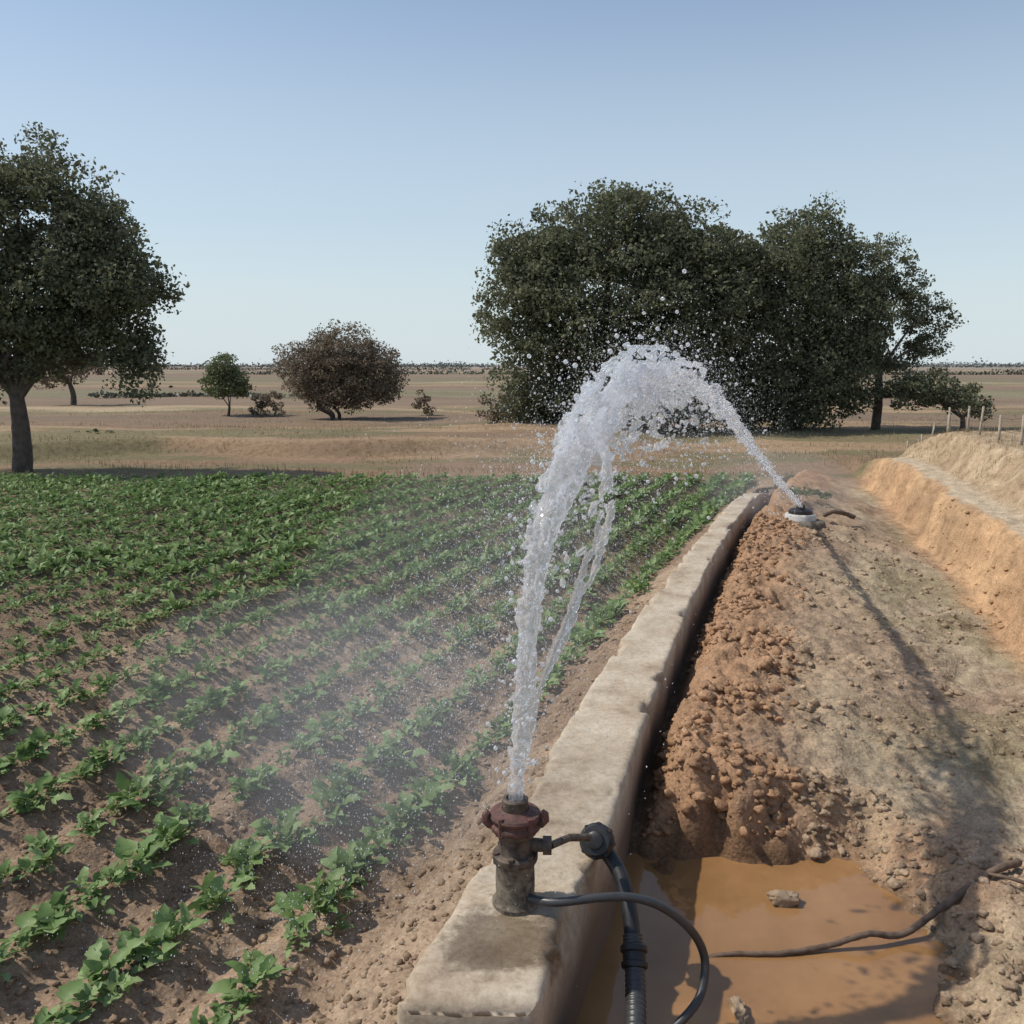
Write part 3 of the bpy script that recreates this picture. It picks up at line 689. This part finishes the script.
# ------------------------------------------------------------------ water jet
def water():
    E = empty('water_jet')
    T = np.array([0, .0142, .0326, .0636, .104, .162, .251, .381, .593, .8, 1.])
    Zc = np.array([.68, 1.27, 1.545, 1.73, 1.86, 1.94, 1.92, 1.75, 1.30, .86, fz+.17])
    Rc = np.array([.012, .024, .037, .056, .080, .105, .088, .045, .024, .018, .014])
    ctrl = np.column_stack([.01+3.19*T, 2.575+7.27*T, Zc])
    path = catmull(ctrl, 40); rad = np.interp(np.linspace(0, len(T)-1, len(path)), np.arange(len(T)), Rc)
    seg = np.linalg.norm(np.diff(path, axis=0), axis=1); cum = np.concatenate([[0], np.cumsum(seg)])
    tan = np.gradient(path, axis=0); tan /= np.linalg.norm(tan, axis=1)[:, None]
    Ltot = cum[-1]
    p2 = catmull([(.01, 2.575, .68), (.045, 2.6, .85), (.085, 2.62, 1.02), (.163, 2.68, 1.19), (.244, 2.75, 1.37), (.296, 2.82, 1.51), (.30, 2.9, 1.68), (.26, 3.0, 1.78)], 30)
    c2 = np.concatenate([[0], np.cumsum(np.linalg.norm(np.diff(p2, axis=0), axis=1))]); t2 = np.gradient(p2, axis=0); t2 /= np.linalg.norm(t2, axis=1)[:, None]
    def at(pth, cm, tn, s_):
        P = np.stack([np.interp(s_, cm, pth[:, i]) for i in range(3)], 1); Tn = np.stack([np.interp(s_, cm, tn[:, i]) for i in range(3)], 1); return P, Tn
    tv, tf = ico(2)
    parts = []
    for k in range(38):
        ph0 = rng.random()*6.28; ra = rng.random()**.5*1.1; s0 = 0 if k < 14 else rng.uniform(0, 1.6); s1 = s0+rng.uniform(.5, 2.2) if k > 7 else Ltot
        S_ = np.arange(s0, min(s1, Ltot), .010); P, Tn = at(path, cum, tan, S_); R_ = np.interp(S_, cum, rad)
        A = align(Tn); an = ph0+S_*rng.uniform(-.8, .8)+3.*(vn(S_*2.2, S_*0+k, 3)-.5); rv = ra*(.5+vn(S_*3, S_*0+k, 9))
        off = A[:, :, 0]*(np.cos(an)*R_*rv)[:, None]+A[:, :, 1]*(np.sin(an)*R_*rv)[:, None]
        q = P+off+rng.normal(size=off.shape)*(.0015+.02*R_[:, None]); br = vn(S_*11, S_*0+k*7, 5)
        rr = (.0034+.0056*br)*(1+.35*ss(.3, 1.2, S_)); m_ = br > .22+.30*ss(.3, 1.4, S_)
        q, Tn_, rr = q[m_], Tn[m_], rr[m_]
        if len(q) == 0: continue
        Sx = np.zeros((len(q), 3, 3)); Sx[:, 0, 0] = rr*(1+.8*rng.random(len(q))); Sx[:, 1, 1] = rr*.8; Sx[:, 2, 2] = rr*(1.8+2*rng.random(len(q)))
        parts.append(inst(tv, tf, align(Tn_+rng.normal(size=q.shape)*.15) @ Sx, q))
    n = 7000
    S_ = np.concatenate([rng.random(n//3)*Ltot, np.abs(rng.normal(1.6, .75, n-n//3))]); S_ = np.clip(S_, 0.05, Ltot)
    P, Tn = at(path, cum, tan, S_); R_ = np.interp(S_, cum, rad); A = align(Tn)
    an = rng.random(n)*6.28; rd = rng.random(n)**.6*1.4
    q = P+A[:, :, 0]*(np.cos(an)*R_*rd)[:, None]+A[:, :, 1]*(np.sin(an)*R_*rd)[:, None]
    fall = (rng.random(n) < .45*ss(.9, 1.4, S_)*(1-ss(2.6, 4.2, S_)))
    q[:, 2] -= fall*np.abs(rng.normal(size=n))*.16
    lac = vn(q[:, 0]*16+q[:, 1]*7, q[:, 2]*16-q[:, 1]*6, 14) > .48
    q, Tn, S_, fall = q[lac], Tn[lac], S_[lac], fall[lac]; n = len(q)
    rr = .0028+.0125*rng.random(n)**2.8
    Sx = np.zeros((n, 3, 3)); Sx[:, 0, 0] = rr; Sx[:, 1, 1] = rr*rng.uniform(.6, 1.2, n); Sx[:, 2, 2] = rr*(1+1.8*rng.random(n))
    parts.append(inst(tv, tf, align(Tn+rng.normal(size=q.shape)*.5) @ Sx, q))
    for k in range(7):
        S_ = np.arange(0, c2[-1], .009); P, Tn = at(p2, c2, t2, S_)
        w = .004+.020*ss(.1, .9, S_); br = vn(S_*12, S_*0+k*5, 8)
        q = P+rng.normal(size=P.shape)*(.0018+.003*ss(.4, 1, S_))[:, None]+np.stack([(vn(S_*4, S_*0+k, 1)-.5)*w*2, (vn(S_*4, S_*0+k+40, 1)-.5)*w*2, S_*0], 1)
        m_ = br > .24+.26*ss(.5, .95, S_); q, Tn_ = q[m_], Tn[m_]; rr = (.0036+.0055*br[m_])
        Sx = np.zeros((len(q), 3, 3)); Sx[:, 0, 0] = rr; Sx[:, 1, 1] = rr; Sx[:, 2, 2] = rr*2.
        parts.append(inst(tv, tf, align(Tn_+rng.normal(size=q.shape)*.1) @ Sx, q))
    V, F = merge(parts)
    def wmat(name, dmix, tmix):
        m, nt, b = mat(name); K = nt.links.new
        b.inputs['Base Color'].default_value = (.97, .98, 1, 1); b.inputs['Roughness'].default_value = .03; b.inputs['IOR'].default_value = 1.33
        b.inputs['Transmission Weight'].default_value = 1.
        df = N(nt, 'ShaderNodeBsdfDiffuse'); df.inputs[0].default_value = (.9, .92, .95, 1)
        tr = N(nt, 'ShaderNodeBsdfTranslucent'); tr.inputs[0].default_value = (.9, .92, .95, 1)
        a1 = N(nt, 'ShaderNodeMixShader'); a1.inputs[0].default_value = .5; K(df.outputs[0], a1.inputs[1]); K(tr.outputs[0], a1.inputs[2])
        a2 = N(nt, 'ShaderNodeMixShader'); a2.inputs[0].default_value = dmix; K(b.outputs[0], a2.inputs[1]); K(a1.outputs[0], a2.inputs[2])
        tp = N(nt, 'ShaderNodeBsdfTransparent')
        a3 = N(nt, 'ShaderNodeMixShader'); a3.inputs[0].default_value = tmix; K(a2.outputs[0], a3.inputs[1]); K(tp.outputs[0], a3.inputs[2])
        K(a3.outputs[0], nt.nodes['Material Output'].inputs['Surface']); return m
    m = wmat('splashing_water', .38, .34); m2 = wmat('spray_water', .85, 0.); m3 = wmat('droplet_water', .55, .1)
    o = obj('stream', mesh_np('stream', V, F), m, E)
    rm = o.modifiers.new('remesh', 'REMESH'); rm.mode = 'VOXEL'; rm.voxel_size = .0042; rm.use_smooth_shade = True
    sm = o.modifiers.new('smooth', 'SMOOTH'); sm.iterations = 2; sm.factor = .5
    n = 4600
    S_ = np.clip(np.concatenate([np.abs(rng.normal(1.6, .8, n*2//3)), rng.random(n-n*2//3)*Ltot]), .1, Ltot); P, Tn = at(path, cum, tan, S_); R_ = np.interp(S_, cum, rad)
    q = P+rng.normal(size=P.shape)*(R_*1.25+.015)[:, None]
    q[:, 2] -= (rng.random(n) < .35)*np.abs(rng.normal(size=n))*.28*ss(.6, 1.4, S_)
    rr = .0014+.008*rng.random(n)**6
    V1, F1 = inst(*ico(2), rand_rot(n)*rr[:, None, None], q)
    obj('droplets', mesh_np('droplets', V1, F1), m3, E)
    n = 52000
    S_ = np.clip(np.abs(rng.normal(2.2, 1.7, n)), .3, Ltot); P, _ = at(path, cum, tan, S_)
    q = P+rng.normal(size=P.shape)*np.array([.20, .20, .15])*(.3+rng.random((n, 1)))
    dr = rng.random(n)**.9*(rng.random(n) < .75)
    q += dr[:, None]*np.array([-1.5, .0, -2.0])+rng.normal(size=P.shape)*(dr*.32)[:, None]
    q = q[(q[:, 2] > .05) & (q[:, 1] > 2.2)]; n = len(q)
    rr = .0006+.0014*rng.random(n)**3
    oc = np.array([[1, 0, 0], [-1, 0, 0], [0, 1, 0], [0, -1, 0], [0, 0, 2.4], [0, 0, -2.4]]); of = np.array([[0, 2, 4], [2, 1, 4], [1, 3, 4], [3, 0, 4], [2, 0, 5], [1, 2, 5], [3, 1, 5], [0, 3, 5]])
    A = align(np.array([-.45, .0, -.9])+rng.normal(size=(n, 3))*.25)
    V2, F2 = inst(oc, of, A*rr[:, None, None], q)
    obj('fine_spray', mesh_np('fine_spray', V2, F2), m2, E)
    vm = bpy.data.materials.new('mist'); vm.use_nodes = True; nt = vm.node_tree; nt.nodes.clear()
    vs = nt.nodes.new('ShaderNodeVolumeScatter'); vs.inputs['Density'].default_value = .12; vs.inputs['Color'].default_value = (1, 1, 1, 1); vs.inputs['Anisotropy'].default_value = .1
    ou = nt.nodes.new('ShaderNodeOutputMaterial'); nt.links.new(vs.outputs[0], ou.inputs['Volume'])
    tv, tf = ico(4)
    for c, rd_, ry_ in (((-.30, 3.3, .9), (.62, .6, .95), .6), ((-.75, 3.6, .55), (.9, .8, .5), .2), ((3.1, 10.4, .6), (.9, .7, .45), 0.)):
        c_, s_ = math.cos(ry_), math.sin(ry_); Rm = np.array([[c_, 0, s_], [0, 1, 0], [-s_, 0, c_]])
        o = obj('mist', mesh_np('mist', (tv*np.array(rd_)) @ Rm.T+np.array(c), tf), vm, E)
water()

# ------------------------------------------------------------------ light, sky, camera
S = Vector((-.62, .06, .80)).normalized()
sun = bpy.data.lights.new('sun', 'SUN'); sun.energy = 4.0; sun.angle = math.radians(.8); sun.color = (1, .93, .82)
so = bpy.data.objects.new('sun', sun); scene.collection.objects.link(so); so.rotation_euler = S.to_track_quat('Z', 'Y').to_euler()
w = bpy.data.worlds.new("World"); scene.world = w; w.use_nodes = True; nt = w.node_tree
sk = nt.nodes.new('ShaderNodeTexSky'); sk.sky_type = 'NISHITA'; sk.sun_disc = False
sk.sun_elevation = math.asin(S.z); sk.sun_rotation = math.atan2(S.x, S.y); sk.air_density = 1.; sk.dust_density = .5; sk.ozone_density = 1.6
tc = nt.nodes.new('ShaderNodeTexCoord'); sx = nt.nodes.new('ShaderNodeSeparateXYZ'); nt.links.new(tc.outputs['Generated'], sx.inputs[0])
hr = nt.nodes.new('ShaderNodeValToRGB'); hr.color_ramp.interpolation = 'EASE'; e = hr.color_ramp.elements
e[0].position = 0; e[0].color = (.92,)*3+(1,); e[1].position = .42; e[1].color = (.12,)*3+(1,); q = e.new(.16); q.color = (.55,)*3+(1,)
nt.links.new(sx.outputs['Z'], hr.inputs[0])
mx = nt.nodes.new('ShaderNodeMixRGB'); nt.links.new(hr.outputs[0], mx.inputs[0]); nt.links.new(sk.outputs[0], mx.inputs[1]); mx.inputs[2].default_value = (4.75, 5.45, 5.8, 1)
bg = nt.nodes['Background']; nt.links.new(mx.outputs[0], bg.inputs[0]); bg.inputs[1].default_value = .135
cam = bpy.data.cameras.new('camera'); cam.sensor_width = 36; cam.lens = 900/1024*36; cam.clip_start = .05; cam.clip_end = 6000
co = bpy.data.objects.new('camera', cam); scene.collection.objects.link(co); co.location = (0, 0, 2.0)
co.rotation_euler = (math.radians(90-9.28), 0, 0); scene.camera = co
scene.view_settings.view_transform = 'Standard'; scene.view_settings.look = 'None'; scene.view_settings.exposure = 0
